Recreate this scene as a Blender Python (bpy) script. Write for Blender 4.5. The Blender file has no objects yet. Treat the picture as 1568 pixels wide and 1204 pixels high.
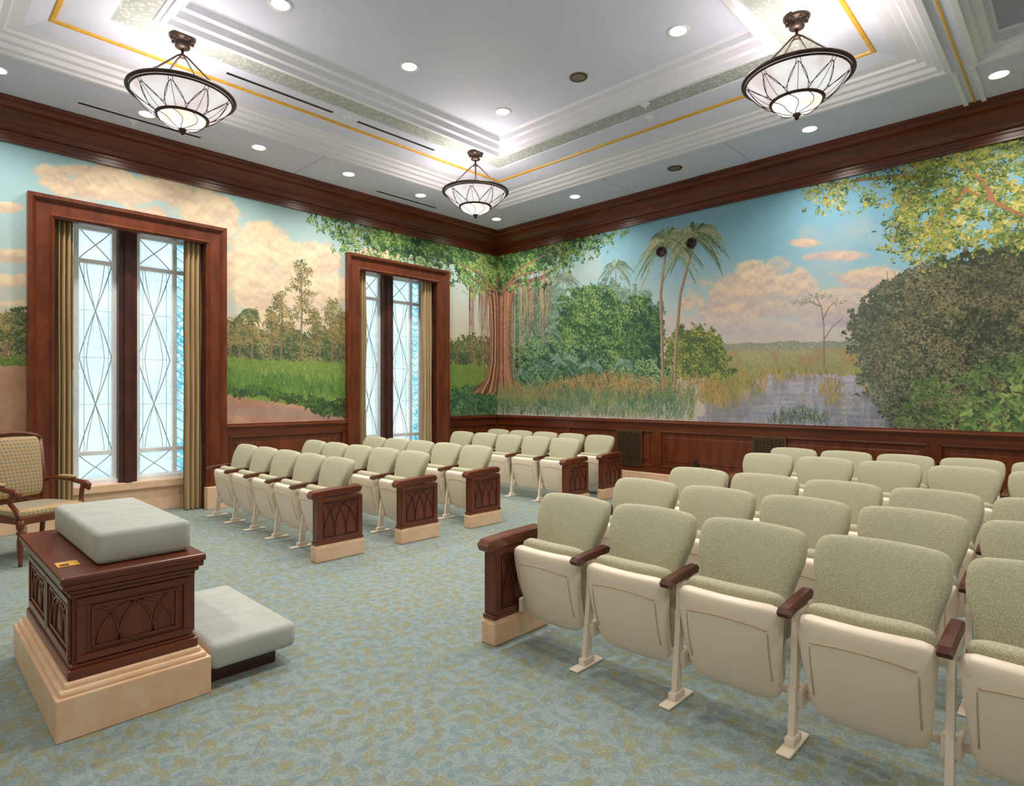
import bpy, bmesh, math, random
import numpy as np
from mathutils import Vector, Matrix
RND = random.Random(7)
XR, YL, X0, Y0 = 8.21, 8.29, -1.5, -4.0      # room extents (right wall, window wall, rear walls)
CZ = 4.57                                     # soffit height
pi = math.pi

# ------------------------------------------------------------------ materials
def lin(c):
    c = np.asarray(c, float) / 255.0
    return tuple(np.where(c <= .04045, c / 12.92, ((c + .055) / 1.055) ** 2.4))
def C4(c): return (*lin(c), 1.0)
def newmat(name):
    m = bpy.data.materials.new(name); m.use_nodes = True
    nt = m.node_tree
    return m, nt, nt.nodes['Principled BSDF']
def mixrgb(nt, fac, a, b, mode='MIX'):
    n = nt.nodes.new('ShaderNodeMix'); n.data_type = 'RGBA'; n.blend_type = mode
    for s, v in ((n.inputs[0], fac), (n.inputs[6], a), (n.inputs[7], b)):
        if isinstance(v, bpy.types.NodeSocket): nt.links.new(v, s)
        else: s.default_value = v
    return n.outputs[2]
def math_n(nt, op, a, b=None, c=None):
    n = nt.nodes.new('ShaderNodeMath'); n.operation = op
    for i, v in enumerate((a, b, c)):
        if v is None: continue
        if isinstance(v, bpy.types.NodeSocket): nt.links.new(v, n.inputs[i])
        else: n.inputs[i].default_value = v
    return n.outputs[0]
def noise_n(nt, vec, scale, detail=3, rough=.5):
    n = nt.nodes.new('ShaderNodeTexNoise'); n.inputs['Scale'].default_value = scale
    n.inputs['Detail'].default_value = detail; n.inputs['Roughness'].default_value = rough
    if vec is not None: nt.links.new(vec, n.inputs['Vector'])
    return n.outputs['Fac']
def objco(nt, scale=(1, 1, 1)):
    t = nt.nodes.new('ShaderNodeTexCoord'); mp = nt.nodes.new('ShaderNodeMapping')
    mp.inputs['Scale'].default_value = scale
    nt.links.new(t.outputs['Object'], mp.inputs['Vector']); return mp.outputs['Vector']
def ramp(nt, fac, lo, hi):
    n = nt.nodes.new('ShaderNodeMapRange'); n.interpolation_type = 'SMOOTHSTEP'
    n.inputs['From Min'].default_value = lo; n.inputs['From Max'].default_value = hi
    nt.links.new(fac, n.inputs['Value']); return n.outputs['Result']
def bump(nt, h, strength, bsdf, dist=.01):
    b = nt.nodes.new('ShaderNodeBump'); b.inputs['Strength'].default_value = strength
    b.inputs['Distance'].default_value = dist
    nt.links.new(h, b.inputs['Height']); nt.links.new(b.outputs['Normal'], bsdf.inputs['Normal'])
def simple(name, c1, c2=None, rough=.5, scale=8, metallic=0, co=(1, 1, 1), bumps=None, coat=0, emis=None):
    m, nt, b = newmat(name)
    v = objco(nt, co)
    c2 = c2 or [min(255, x * 1.06) for x in c1]
    f = ramp(nt, noise_n(nt, v, scale, 4, .6), .3, .7)
    nt.links.new(mixrgb(nt, f, C4(c1), C4(c2)), b.inputs['Base Color'])
    b.inputs['Roughness'].default_value = rough; b.inputs['Metallic'].default_value = metallic
    b.inputs['Coat Weight'].default_value = coat; b.inputs['Coat Roughness'].default_value = .2
    if bumps: bump(nt, noise_n(nt, v, bumps[0], 2), bumps[1], b)
    if emis:
        b.inputs['Emission Color'].default_value = C4(emis[0]); b.inputs['Emission Strength'].default_value = emis[1]
    return m
M_WOOD = simple('mahogany', (92, 39, 17), (120, 57, 25), .36, 7, co=(1.5, 1.5, .35), coat=.15)
M_WOODH = simple('mahogany_trim', (92, 39, 17), (116, 54, 24), .3, 5, co=(.3, .3, 2.5), coat=.22)
M_WOODC = simple('mahogany_carving', (70, 30, 13), (90, 40, 18), .36, 7)
M_WOODD = simple('mahogany_dark', (62, 32, 28), (82, 44, 36), .35, 6)
M_MARBLE = simple('cream_limestone', (234, 190, 152), (242, 207, 174), .35, 9, bumps=(60, .05))
M_CREAM = simple('cream_plastic', (249, 231, 209), (250, 235, 215), .38, 3)
M_CREAMD = simple('cream_shadow_line', (206, 180, 152), (212, 188, 162), .45, 3)
M_METALC = simple('cream_metal', (242, 224, 205), (245, 230, 213), .35, 3)
M_WHITE = simple('ceiling_white', (220, 226, 250), (223, 229, 252), .65, 2)
M_WHITE2 = simple('ceiling_moulding_white', (236, 239, 252), (240, 242, 253), .5, 2)
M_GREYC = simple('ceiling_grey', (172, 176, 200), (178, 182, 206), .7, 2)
M_GOLD = simple('gold_leaf', (222, 166, 52), (238, 188, 76), .4, 20)
M_BRONZE = simple('dark_bronze', (66, 54, 50), (90, 74, 66), .4, 12, metallic=.6)
M_BLACK = simple('black_slot', (14, 14, 15), rough=.6)
M_GREYM = simple('speaker_grey', (120, 116, 112), rough=.5)
M_PLASTER = simple('plaster_wall', (196, 192, 178), (204, 200, 186), .8, 3)
M_CURT = simple('khaki_drape', (190, 164, 122), (208, 184, 142), .85, 14, co=(1, 1, .1))
M_VELVET = simple('sage_velvet', (176, 180, 173), (187, 191, 184), .85, 9, bumps=(160, .08))
M_WFRAME = simple('white_sash_paint', (240, 242, 244), rough=.4)
M_LEAD = simple('pewter_came', (172, 188, 192), rough=.4)
M_SIGN = simple('orange_card', (226, 150, 40), (240, 190, 80), .5, 60)
M_BRASS = simple('vent_brass', (92, 70, 46), (110, 84, 56), .4, 20, metallic=.5)

def green_band():
    m, nt, b = newmat('stencilled_green_band')
    v = objco(nt)
    vo = nt.nodes.new('ShaderNodeTexVoronoi'); vo.inputs['Scale'].default_value = 26
    nt.links.new(v, vo.inputs['Vector'])
    f = ramp(nt, vo.outputs['Distance'], .25, .5)
    nt.links.new(mixrgb(nt, f, C4((202, 207, 212)), C4((172, 180, 178))), b.inputs['Base Color'])
    b.inputs['Roughness'].default_value = .7; return m
M_GREEN = green_band()

def fabric():
    m, nt, b = newmat('sage_woven_upholstery')
    v = objco(nt)
    vo = nt.nodes.new('ShaderNodeTexVoronoi'); vo.inputs['Scale'].default_value = 170
    nt.links.new(v, vo.inputs['Vector'])
    n = noise_n(nt, v, 3, 2)
    c = mixrgb(nt, ramp(nt, vo.outputs['Distance'], .15, .6), C4((208, 203, 174)), C4((172, 168, 136)))
    c = mixrgb(nt, math_n(nt, 'MULTIPLY', ramp(nt, n, .35, .65), .35), c, C4((188, 190, 168)))
    nt.links.new(c, b.inputs['Base Color']); b.inputs['Roughness'].default_value = .9
    b.inputs['Sheen Weight'].default_value = .15
    bump(nt, vo.outputs['Distance'], .2, b, .003)
    return m
M_FAB = fabric()

def chairfab():
    m, nt, b = newmat('lattice_brocade')
    v = objco(nt)
    sx = nt.nodes.new('ShaderNodeSeparateXYZ'); nt.links.new(v, sx.inputs[0])
    s = math_n(nt, 'ADD', sx.outputs[1], sx.outputs[0])
    a = math_n(nt, 'SINE', math_n(nt, 'MULTIPLY', math_n(nt, 'ADD', s, sx.outputs[2]), 95))
    c = math_n(nt, 'SINE', math_n(nt, 'MULTIPLY', math_n(nt, 'SUBTRACT', s, sx.outputs[2]), 95))
    d = math_n(nt, 'MULTIPLY', a, c)
    col = mixrgb(nt, ramp(nt, d, -.1, .35), C4((190, 156, 104)), C4((132, 132, 122)))
    nt.links.new(col, b.inputs['Base Color']); b.inputs['Roughness'].default_value = .85; return m
M_BROC = chairfab()

def carpet():
    m, nt, b = newmat('leaf_pattern_carpet')
    t = nt.nodes.new('ShaderNodeTexCoord')
    base = mixrgb(nt, ramp(nt, noise_n(nt, t.outputs['Object'], 1.2, 2), .3, .7), C4((142, 158, 155)), C4((149, 161, 154)))
    fine = noise_n(nt, t.outputs['Object'], 70, 3, .7)
    base = mixrgb(nt, ramp(nt, fine, .42, .62), base, C4((128, 144, 143)))
    def layer(base, scale, off, lx, ly, col, thr, amt=1.0):
        mp = nt.nodes.new('ShaderNodeMapping'); mp.inputs['Scale'].default_value = (scale,) * 3
        mp.inputs['Location'].default_value = (off, off * .7, 0)
        nt.links.new(t.outputs['Object'], mp.inputs['Vector'])
        vo = nt.nodes.new('ShaderNodeTexVoronoi'); vo.voronoi_dimensions = '2D'; vo.inputs['Scale'].default_value = 1
        vo.inputs['Randomness'].default_value = .8
        nt.links.new(mp.outputs[0], vo.inputs['Vector'])
        sub = nt.nodes.new('ShaderNodeVectorMath'); sub.operation = 'SUBTRACT'
        nt.links.new(mp.outputs[0], sub.inputs[0]); nt.links.new(vo.outputs['Position'], sub.inputs[1])
        sc = nt.nodes.new('ShaderNodeSeparateColor'); nt.links.new(vo.outputs['Color'], sc.inputs[0])
        ro = nt.nodes.new('ShaderNodeVectorRotate'); ro.rotation_type = 'Z_AXIS'
        nt.links.new(sub.outputs[0], ro.inputs['Vector'])
        nt.links.new(math_n(nt, 'MULTIPLY', sc.outputs[0], 6.283), ro.inputs['Angle'])
        xy = nt.nodes.new('ShaderNodeSeparateXYZ'); nt.links.new(ro.outputs[0], xy.inputs[0])
        ys = math_n(nt, 'ADD', xy.outputs[1], math_n(nt, 'MULTIPLY', math_n(nt, 'POWER', xy.outputs[0], 2), .6))
        dx = math_n(nt, 'POWER', math_n(nt, 'DIVIDE', xy.outputs[0], lx), 2)
        dy = math_n(nt, 'ABSOLUTE', math_n(nt, 'DIVIDE', ys, ly))
        d = math_n(nt, 'ADD', dx, dy)      # pointed leaf
        msk = math_n(nt, 'MULTIPLY', ramp(nt, math_n(nt, 'MULTIPLY', d, -1), -1.05, -.9), math_n(nt, 'GREATER_THAN', sc.outputs[1], thr))
        # side veins
        w = math_n(nt, 'SINE', math_n(nt, 'MULTIPLY', math_n(nt, 'SUBTRACT', xy.outputs[0], math_n(nt, 'MULTIPLY', math_n(nt, 'ABSOLUTE', ys), 1.2)), 34 / (lx * 2)))
        rib = math_n(nt, 'MULTIPLY', math_n(nt, 'GREATER_THAN', math_n(nt, 'ABSOLUTE', ys), ly * .1), math_n(nt, 'ADD', math_n(nt, 'MULTIPLY', math_n(nt, 'GREATER_THAN', w, -.3), .65), .35))
        msk = math_n(nt, 'MULTIPLY', math_n(nt, 'MULTIPLY', msk, rib), amt)
        return mixrgb(nt, msk, base, C4(col))
    base = layer(base, 12, 5.3, .5, .2, (110, 130, 137), .0, .7)
    base = layer(base, 14, 3.3, .5, .2, (114, 133, 137), .1, .7)
    base = layer(base, 9.5, 9.1, .56, .2, (138, 132, 90), .2, .75)
    base = layer(base, 8, 1.7, .58, .19, (145, 137, 92), .35, .75)
    nt.links.new(base, b.inputs['Base Color']); b.inputs['Roughness'].default_value = .95
    bump(nt, fine, .3, b, .006); return m
M_CARPET = carpet()

def glassmat(name, ca, cb, scale):
    m = bpy.data.materials.new(name); m.use_nodes = True; nt = m.node_tree
    nt.nodes.clear(); out = nt.nodes.new('ShaderNodeOutputMaterial')
    tr = nt.nodes.new('ShaderNodeBsdfTranslucent')
    gl = nt.nodes.new('ShaderNodeBsdfGlossy'); gl.inputs['Roughness'].default_value = .3
    v = objco(nt)
    vo = nt.nodes.new('ShaderNodeTexVoronoi'); vo.inputs['Scale'].default_value = scale
    nt.links.new(v, vo.inputs['Vector'])
    f = math_n(nt, 'MULTIPLY', ramp(nt, vo.outputs['Distance'], .2, .7), ramp(nt, noise_n(nt, v, 1.6, 2), .3, .65))
    nt.links.new(mixrgb(nt, f, C4(ca), C4(cb)), tr.inputs['Color'])
    mx = nt.nodes.new('ShaderNodeMixShader'); mx.inputs[0].default_value = .04
    nt.links.new(tr.outputs[0], mx.inputs[1]); nt.links.new(gl.outputs[0], mx.inputs[2])
    nt.links.new(mx.outputs[0], out.inputs[0]); return m
M_GLASS = glassmat('obscure_glass', (224, 230, 230), (206, 218, 219), 40)
M_GLASSC = glassmat('aqua_border_glass', (222, 238, 242), (130, 200, 214), 16)
def lampglass(name, col, e):
    m, nt, b = newmat(name)
    n = ramp(nt, noise_n(nt, objco(nt), 5, 2), .3, .7)
    nt.links.new(mixrgb(nt, n, C4(col), (1, 1, 1, 1)), b.inputs['Emission Color'])
    b.inputs['Base Color'].default_value = (.7, .68, .68, 1)
    b.inputs['Emission Strength'].default_value = e; b.inputs['Roughness'].default_value = .3; return m
M_BOWL = lampglass('alabaster_glass_upper', (232, 210, 212), .66)
M_BOWL2 = lampglass('alabaster_glass_lower', (255, 222, 194), 1.1)
M_LIGHT = lampglass('downlight_lens', (255, 236, 205), 6)

# ------------------------------------------------------------------ mesh builder
class MB:
    def __init__(s): s.v = []; s.f = []; s.mi = []; s.sm = []; s.mats = []
    def m(s, mat):
        if mat not in s.mats: s.mats.append(mat)
        return s.mats.index(mat)
    def add(s, vs, fs, mat, smooth=False):
        o = len(s.v); s.v += [tuple(float(q) for q in v) for v in vs]; k = s.m(mat)
        for f in fs: s.f.append([i + o for i in f]); s.mi.append(k); s.sm.append(smooth)
    def box(s, lo, hi, mat, bev=0, seg=2, xf=None):
        bm = bmesh.new(); bmesh.ops.create_cube(bm, size=1)
        for v in bm.verts:
            v.co = Vector(((lo[i] + hi[i]) / 2 + v.co[i] * (hi[i] - lo[i]) for i in range(3)))
        if bev: bmesh.ops.bevel(bm, geom=bm.edges[:], offset=bev, segments=seg, profile=.5, affect='EDGES')
        if xf: bm.transform(xf)
        bm.verts.index_update()
        s.add([v.co[:] for v in bm.verts], [[v.index for v in f.verts] for f in bm.faces], mat, seg > 2)
        bm.free()
    def tube(s, pts, r, mat, seg=8, closed=False, smooth=True):
        pts = [Vector(p) for p in pts]; n = len(pts)
        rs = r if isinstance(r, (list, tuple)) else [r] * n
        vs = []; up = None
        for i in range(n):
            a = pts[(i - 1) % n] if (closed or i > 0) else pts[i]
            b = pts[(i + 1) % n] if (closed or i < n - 1) else pts[i]
            t = (b - a).normalized()
            if up is None:
                up = Vector((0, 0, 1)) if abs(t.z) < .9 else Vector((1, 0, 0))
            u = (up - t * up.dot(t)).normalized(); up = u; w = t.cross(u)
            for k in range(seg):
                an = 2 * pi * k / seg
                vs.append(pts[i] + (u * math.cos(an) + w * math.sin(an)) * rs[i])
        fs = []
        for i in range(n if closed else n - 1):
            j = (i + 1) % n
            for k in range(seg):
                l = (k + 1) % seg; fs.append([i * seg + k, i * seg + l, j * seg + l, j * seg + k])
        if not closed:
            fs.append(list(range(seg))[::-1]); fs.append([(n - 1) * seg + k for k in range(seg)])
        s.add(vs, fs, mat, smooth)
    def lathe(s, prof, mat, c=(0, 0, 0), seg=28, smooth=True, flat=False):
        vs = []; fs = []
        for r, z in prof:
            for k in range(seg):
                a = 2 * pi * k / seg; vs.append((c[0] + r * math.cos(a), c[1] + r * math.sin(a), c[2] + z))
        for i in range(len(prof) - 1):
            for k in range(seg):
                l = (k + 1) % seg; fs.append([i * seg + k, i * seg + l, (i + 1) * seg + l, (i + 1) * seg + k])
        s.add(vs, fs, mat, smooth)
    def rectsweep(s, rect, prof, mats, path=None):
        # rect x0,x1,y0,y1 ; prof list (outward offset, z) ; mats per segment
        x0, x1, y0, y1 = rect; vs = []
        for o, z in prof: vs += [(x0 - o, y0 - o, z), (x1 + o, y0 - o, z), (x1 + o, y1 + o, z), (x0 - o, y1 + o, z)]
        for i in range(len(prof) - 1):
            fs = [[i * 4 + k, i * 4 + (k + 1) % 4, i * 4 + 4 + (k + 1) % 4, i * 4 + 4 + k] for k in range(4)]
            mt = mats[i] if isinstance(mats, list) else mats
            use = vs[i * 4:i * 4 + 8]
            s.add(use, [[q - i * 4 for q in f] for f in fs], mt)
    def puff(s, w, H, Tf, Tb, fn, mat, matb=None, N=14, Mv=18, n=6, p=4):
        """pillow/shell: w(v) half width, H half height; fn(y,h,d)->xyz, d depth along front(-)/back(+)"""
        def sg(x, e): return (max(0, 1 - abs(x) ** e)) ** (1 / e)
        for side, T, mt in ((-1, Tf, mat), (1, Tb, matb or mat)):
            vs = []; fs = []
            for j in range(Mv + 1):
                v = math.sin(pi / 2 * (2 * j / Mv - 1))
                for i in range(N + 1):
                    u = math.sin(pi / 2 * (2 * i / N - 1))
                    d = side * T * sg(u, p) * sg(v, p)
                    vs.append(fn(w(v) * u * sg(v, n), H * v, d))
            for j in range(Mv):
                for i in range(N):
                    q = [j * (N + 1) + i, j * (N + 1) + i + 1, (j + 1) * (N + 1) + i + 1, (j + 1) * (N + 1) + i]
                    fs.append(q if side < 0 else q[::-1])
            s.add(vs, fs, mt, True)
    def mesh(s, name):
        me = bpy.data.meshes.new(name); me.from_pydata(s.v, [], s.f)
        for m in s.mats: me.materials.append(m)
        me.polygons.foreach_set('material_index', s.mi); me.polygons.foreach_set('use_smooth', s.sm)
        me.update()
        bm = bmesh.new(); bm.from_mesh(me); bmesh.ops.remove_doubles(bm, verts=bm.verts, dist=.00005)
        bmesh.ops.recalc_face_normals(bm, faces=bm.faces); bm.to_mesh(me); bm.free()
        return me
    def obj(s, name, loc=(0, 0, 0), rz=0, parent=None):
        return place(s.mesh(name), name, loc, rz, parent)
def place(me, name, loc=(0, 0, 0), rz=0, parent=None):
    o = bpy.data.objects.new(name, me); o.location = loc; o.rotation_euler[2] = rz
    bpy.context.scene.collection.objects.link(o)
    if parent: o.parent = parent
    return o

# ------------------------------------------------------------------ room shell
b = MB(); b.box((X0 - .3, Y0 - .3, -.1), (XR + .3, YL + .6, 0), M_CARPET); b.obj('floor')
b = MB(); b.box((XR, Y0 - .3, 0), (XR + .3, YL + .56, 5.1), M_PLASTER); b.obj('wall_right')
b = MB(); b.box((X0 - .3, Y0 - .3, 0), (X0, YL + .56, 5.1), M_PLASTER); b.obj('wall_left')
b = MB(); b.box((X0, Y0 - .3, 0), (XR, Y0, 5.1), M_PLASTER); b.obj('wall_rear')
WIN = [(1.265, 2.845), (5.125, 6.67)]; WT = 3.55
b = MB(); ya, yb = YL, YL + .56
xs = [X0, WIN[0][0], WIN[0][1], WIN[1][0], WIN[1][1], XR]
for i in range(5):
    if i in (1, 3): b.box((xs[i], ya, WT), (xs[i + 1], yb, 5.1), M_PLASTER)
    else: b.box((xs[i], ya, 0), (xs[i + 1], yb, 5.1), M_PLASTER)
for a, c in WIN:     # wooden reveals
    b.box((a - .002, ya + .002, 0), (a + .015, yb, WT), M_WOODD); b.box((c - .015, ya + .002, 0), (c + .002, yb, WT), M_WOODD)
    b.box((a, ya + .002, WT - .012), (c, yb, WT + .002), M_WFRAME)
b.obj('wall_back')

# ceiling
GX0, GX1, GY0, GY1 = 1.0, 6.45, 1.49, 6.48     # gold line rectangle
T1 = (GX0 - .56, GX1 + .56, GY0 - .56, GY1 + .56)
T2 = (T1[0], T1[1], -3.3, .78)
b = MB()
b.box((X0, Y0, CZ), (T1[0], YL, CZ + .05), M_WHITE); b.box((T1[1], Y0, CZ), (XR, YL, CZ + .05), M_WHITE)
b.box((T1[0], T1[3], CZ), (T1[1], YL, CZ + .05), M_WHITE); b.box((T1[0], T2[3], CZ), (T1[1], T1[2], CZ + .05), M_WHITE)
b.box((T1[0], Y0, CZ), (T1[1], T2[2], CZ + .05), M_WHITE)
prof = [(.56, 4.57), (.56, 4.545), (.51, 4.545), (.50, 4.568), (.455, 4.575), (.44, 4.612), (.39, 4.62), (.365, 4.655), (.315, 4.66), (.305, 4.685),
        (.2, 4.69), (.045, 4.748), (.036, 4.739), (.006, 4.739), (-.003, 4.756), (-.33, 4.756), (-.335, 4.768), (-.59, 4.768),
        (-.595, 4.756), (-.63, 4.756), (-.635, 4.735), (-.68, 4.735), (-.69, 4.785), (-.73, 4.80), (-.75, 4.86), (-.79, 4.875), (-.80, 4.93), (-.83, 4.95)]
mats = [M_WHITE2] * 10 + [M_WHITE, M_GOLD, M_GOLD, M_GOLD, M_WHITE, M_WHITE, M_GREEN, M_WHITE] + [M_WHITE2] * 9
b.rectsweep((GX0, GX1, GY0, GY1), prof, mats)
ix = (GX0 + .83, GX1 - .83, GY0 + .83, GY1 - .83)
b.add([(ix[0], ix[2], 4.95), (ix[1], ix[2], 4.95), (ix[1], ix[3], 4.95), (ix[0], ix[3], 4.95)], [[0, 1, 2, 3]], M_WHITE)
prof2 = [(0, 4.57), (0, 4.545), (-.05, 4.545), (-.06, 4.575), (-.1, 4.585), (-.12, 4.62), (-.17, 4.63), (-.19, 4.70), (-.21, 4.72)]
b.rectsweep(T2, prof2, M_WHITE2)
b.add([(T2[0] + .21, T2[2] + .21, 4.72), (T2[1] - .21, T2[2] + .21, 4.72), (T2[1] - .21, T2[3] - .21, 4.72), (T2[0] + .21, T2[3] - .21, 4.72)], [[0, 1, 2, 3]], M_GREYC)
b.box((X0 - .3, Y0 - .3, 5.02), (XR + .3, YL + .56, 5.12), M_WHITE)
# thin soffit ribs across the strip and gold hairline on the cross beam
for yy in (T1[2], T2[3]):
    b.box((T1[1], yy - .02, 4.545), (XR - .28, yy + .02, CZ), M_WHITE2)
b.box((T1[0], (T1[2] + T2[3]) / 2 - .008, 4.562), (XR - .28, (T1[2] + T2[3]) / 2 + .008, 4.572), M_GOLD)
for xx in (T1[1],): b.box((xx - .02, T1[3], 4.55), (xx + .0, T1[3] + .02, CZ), M_WHITE2)
# access panel joints
for (x_, y_, w_, h_) in ((7.05, 6.9, 1.0, .01), (3.9, 7.1, .01, .9), (6.95, 3.2, 1.0, .01), (6.95, 5.0, 1.0, .01)):
    b.box((x_, y_, CZ - .001), (x_ + w_, y_ + h_, CZ + .01), M_GREYC)
b.obj('ceiling')

# crown moulding
b = MB()
cp = [(0, 4.175), (-.035, 4.175), (-.035, 4.2), (-.02, 4.21), (-.02, 4.25), (-.03, 4.26), (-.03, 4.285), (-.055, 4.295), (-.06, 4.315)]
for k in range(9):
    a = k / 8 * pi / 2; cp.append((-.06 - .19 * (1 - math.cos(a)), 4.32 + .16 * math.sin(a)))
cp += [(-.265, 4.485), (-.285, 4.50), (-.285, 4.53), (-.31, 4.54), (-.31, CZ + .002)]
b.rectsweep((X0, XR, Y0, YL), cp, M_WOODH); b.obj('trim_1')

# window casings
for wi, (a, c) in enumerate(WIN):
    b = MB(); zt = 3.44
    pr = [(0, -.02), (0, .05), (.025, .075), (.05, .055), (.16, .06), (.18, .085), (.2, .105), (.24, .105), (.24, 0)]
    vs = []
    for o, p in pr:
        vs += [(a - o, YL - p, 0), (a - o, YL - p, zt + o), (c + o, YL - p, zt + o), (c + o, YL - p, 0)]
    fs = []
    for i in range(len(pr) - 1):
        for k in range(3): fs.append([i * 4 + k, i * 4 + k + 1, i * 4 + 5 + k, i * 4 + 4 + k])
    b.add(vs, fs, M_WOOD)
    b.add([(a, YL - .0, zt), (c, YL - .0, zt), (c, YL + .03, zt), (a, YL + .03, zt), (a, YL + .03, WT), (c, YL + .03, WT)], [[0, 1, 2, 3], [3, 2, 5, 4]], M_WOOD)
    for xx in (a - .24, c):
        b.box((xx - .01, YL - .125, 0), (xx + .25, YL, .29), M_MARBLE, .008)
    b.obj('trim_%d' % (wi + 2))

# wainscot, rail, baseboards
def wains(mb, s0, s1, mk, panels):
    """mk(s,p,z) -> xyz ; s along wall, p proud of wall"""
    def bx(sa, sb, pa, pb, za, zb, mat, bev=0):
        A = mk(sa, pa, za); B = mk(sb, pb, zb)
        mb.box([min(A[i], B[i]) for i in range(3)], [max(A[i], B[i]) for i in range(3)], mat, bev)
    bx(s0, s1, 0, .03, .28, 1.06, M_WOOD)
    bx(s0, s1, 0, .085, 1.045, 1.075, M_WOODH, .006); bx(s0, s1, 0, .06, 1.015, 1.045, M_WOODH); bx(s0, s1, 0, .05, 1.075, 1.095, M_WOODH)
    bx(s0, s1, 0, .05, .28, .38, M_WOODH); bx(s0, s1, 0, .05, .93, 1.02, M_WOODH)
    n = panels; L = (s1 - s0) / n
    for i in range(n + 1):
        c = s0 + i * L; bx(max(s0, c - .05), min(s1, c + .05), 0, .05, .38, .93, M_WOODH)
    for i in range(n):
        a = s0 + i * L + .05; c = a + L - .1
        for (q0, q1, z0, z1) in ((a, c, .38, .40), (a, c, .91, .93), (a, a + .02, .38, .93), (c - .02, c, .38, .93)):
            bx(q0, q1, .03, .058, z0, z1, M_WOODH, .004)
        if c - a > .4: bx(a + .09, c - .09, .03, .042, .47, .84, M_WOOD, .006)
b = MB()
wains(b, Y0, 3.0, lambda s, p, z: (XR - p, s, z), 4)
wains(b, 3.0, YL, lambda s, p, z: (XR - p, s, z), 3)
b.obj('trim_4')
b = MB()
for s0, s1, n in ((X0, WIN[0][0] - .24, 2), (WIN[0][1] + .24, WIN[1][0] - .24, 1), (WIN[1][1] + .24, XR - .06, 1)):
    wains(b, s0, s1, lambda s, p, z: (s, YL - p, z), n)
b.obj('trim_5')
b = MB(); b.box((XR - .065, Y0, 0), (XR, YL, .27), M_MARBLE, .006); b.box((XR - .05, Y0, .27), (XR, YL, .285), M_MARBLE); b.obj('baseboard_right')
b = MB()
for s0, s1 in ((X0, WIN[0][0] - .25), (WIN[0][1] + .25, WIN[1][0] - .25), (WIN[1][1] + .25, XR - .066)):
    b.box((s0, YL - .065, 0), (s1, YL, .27), M_MARBLE, .006); b.box((s0, YL - .05, .27), (s1, YL, .285), M_MARBLE)
b.obj('baseboard_back')

# vents and outlet
def vent(y0, y1, z0, z1):
    b = MB(); x = XR - .05
    b.box((x - .02, y0, z0), (x, y1, z1), M_BRASS, .004)
    b.box((x - .022, y0 + .03, z0 + .03), (x - .018, y1 - .03, z1 - .03), M_BLACK)
    n = int((z1 - z0 - .06) / .03)
    for i in range(n):
        z = z0 + .04 + i * .03; b.box((x - .026, y0 + .03, z), (x - .018, y1 - .03, z + .012), M_BRASS)
    n = int((y1 - y0 - .06) / .05)
    for i in range(n):
        y = y0 + .05 + i * .05; b.box((x - .028, y, z0 + .03), (x - .02, y + .008, z1 - .03), M_BRASS)
    b.obj('vent_grille')
vent(5.02, 5.5, .36, .93); vent(2.85, 3.3, .36, .93)
b = MB(); b.box((XR - .06, 4.10, .42), (XR - .042, 4.18, .54), M_WOODD, .004); b.box((XR - .063, 4.125, .45), (XR - .058, 4.155, .475), M_BLACK)
b.box((XR - .063, 4.125, .485), (XR - .058, 4.155, .51), M_BLACK); b.obj('wall_outlet')

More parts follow.
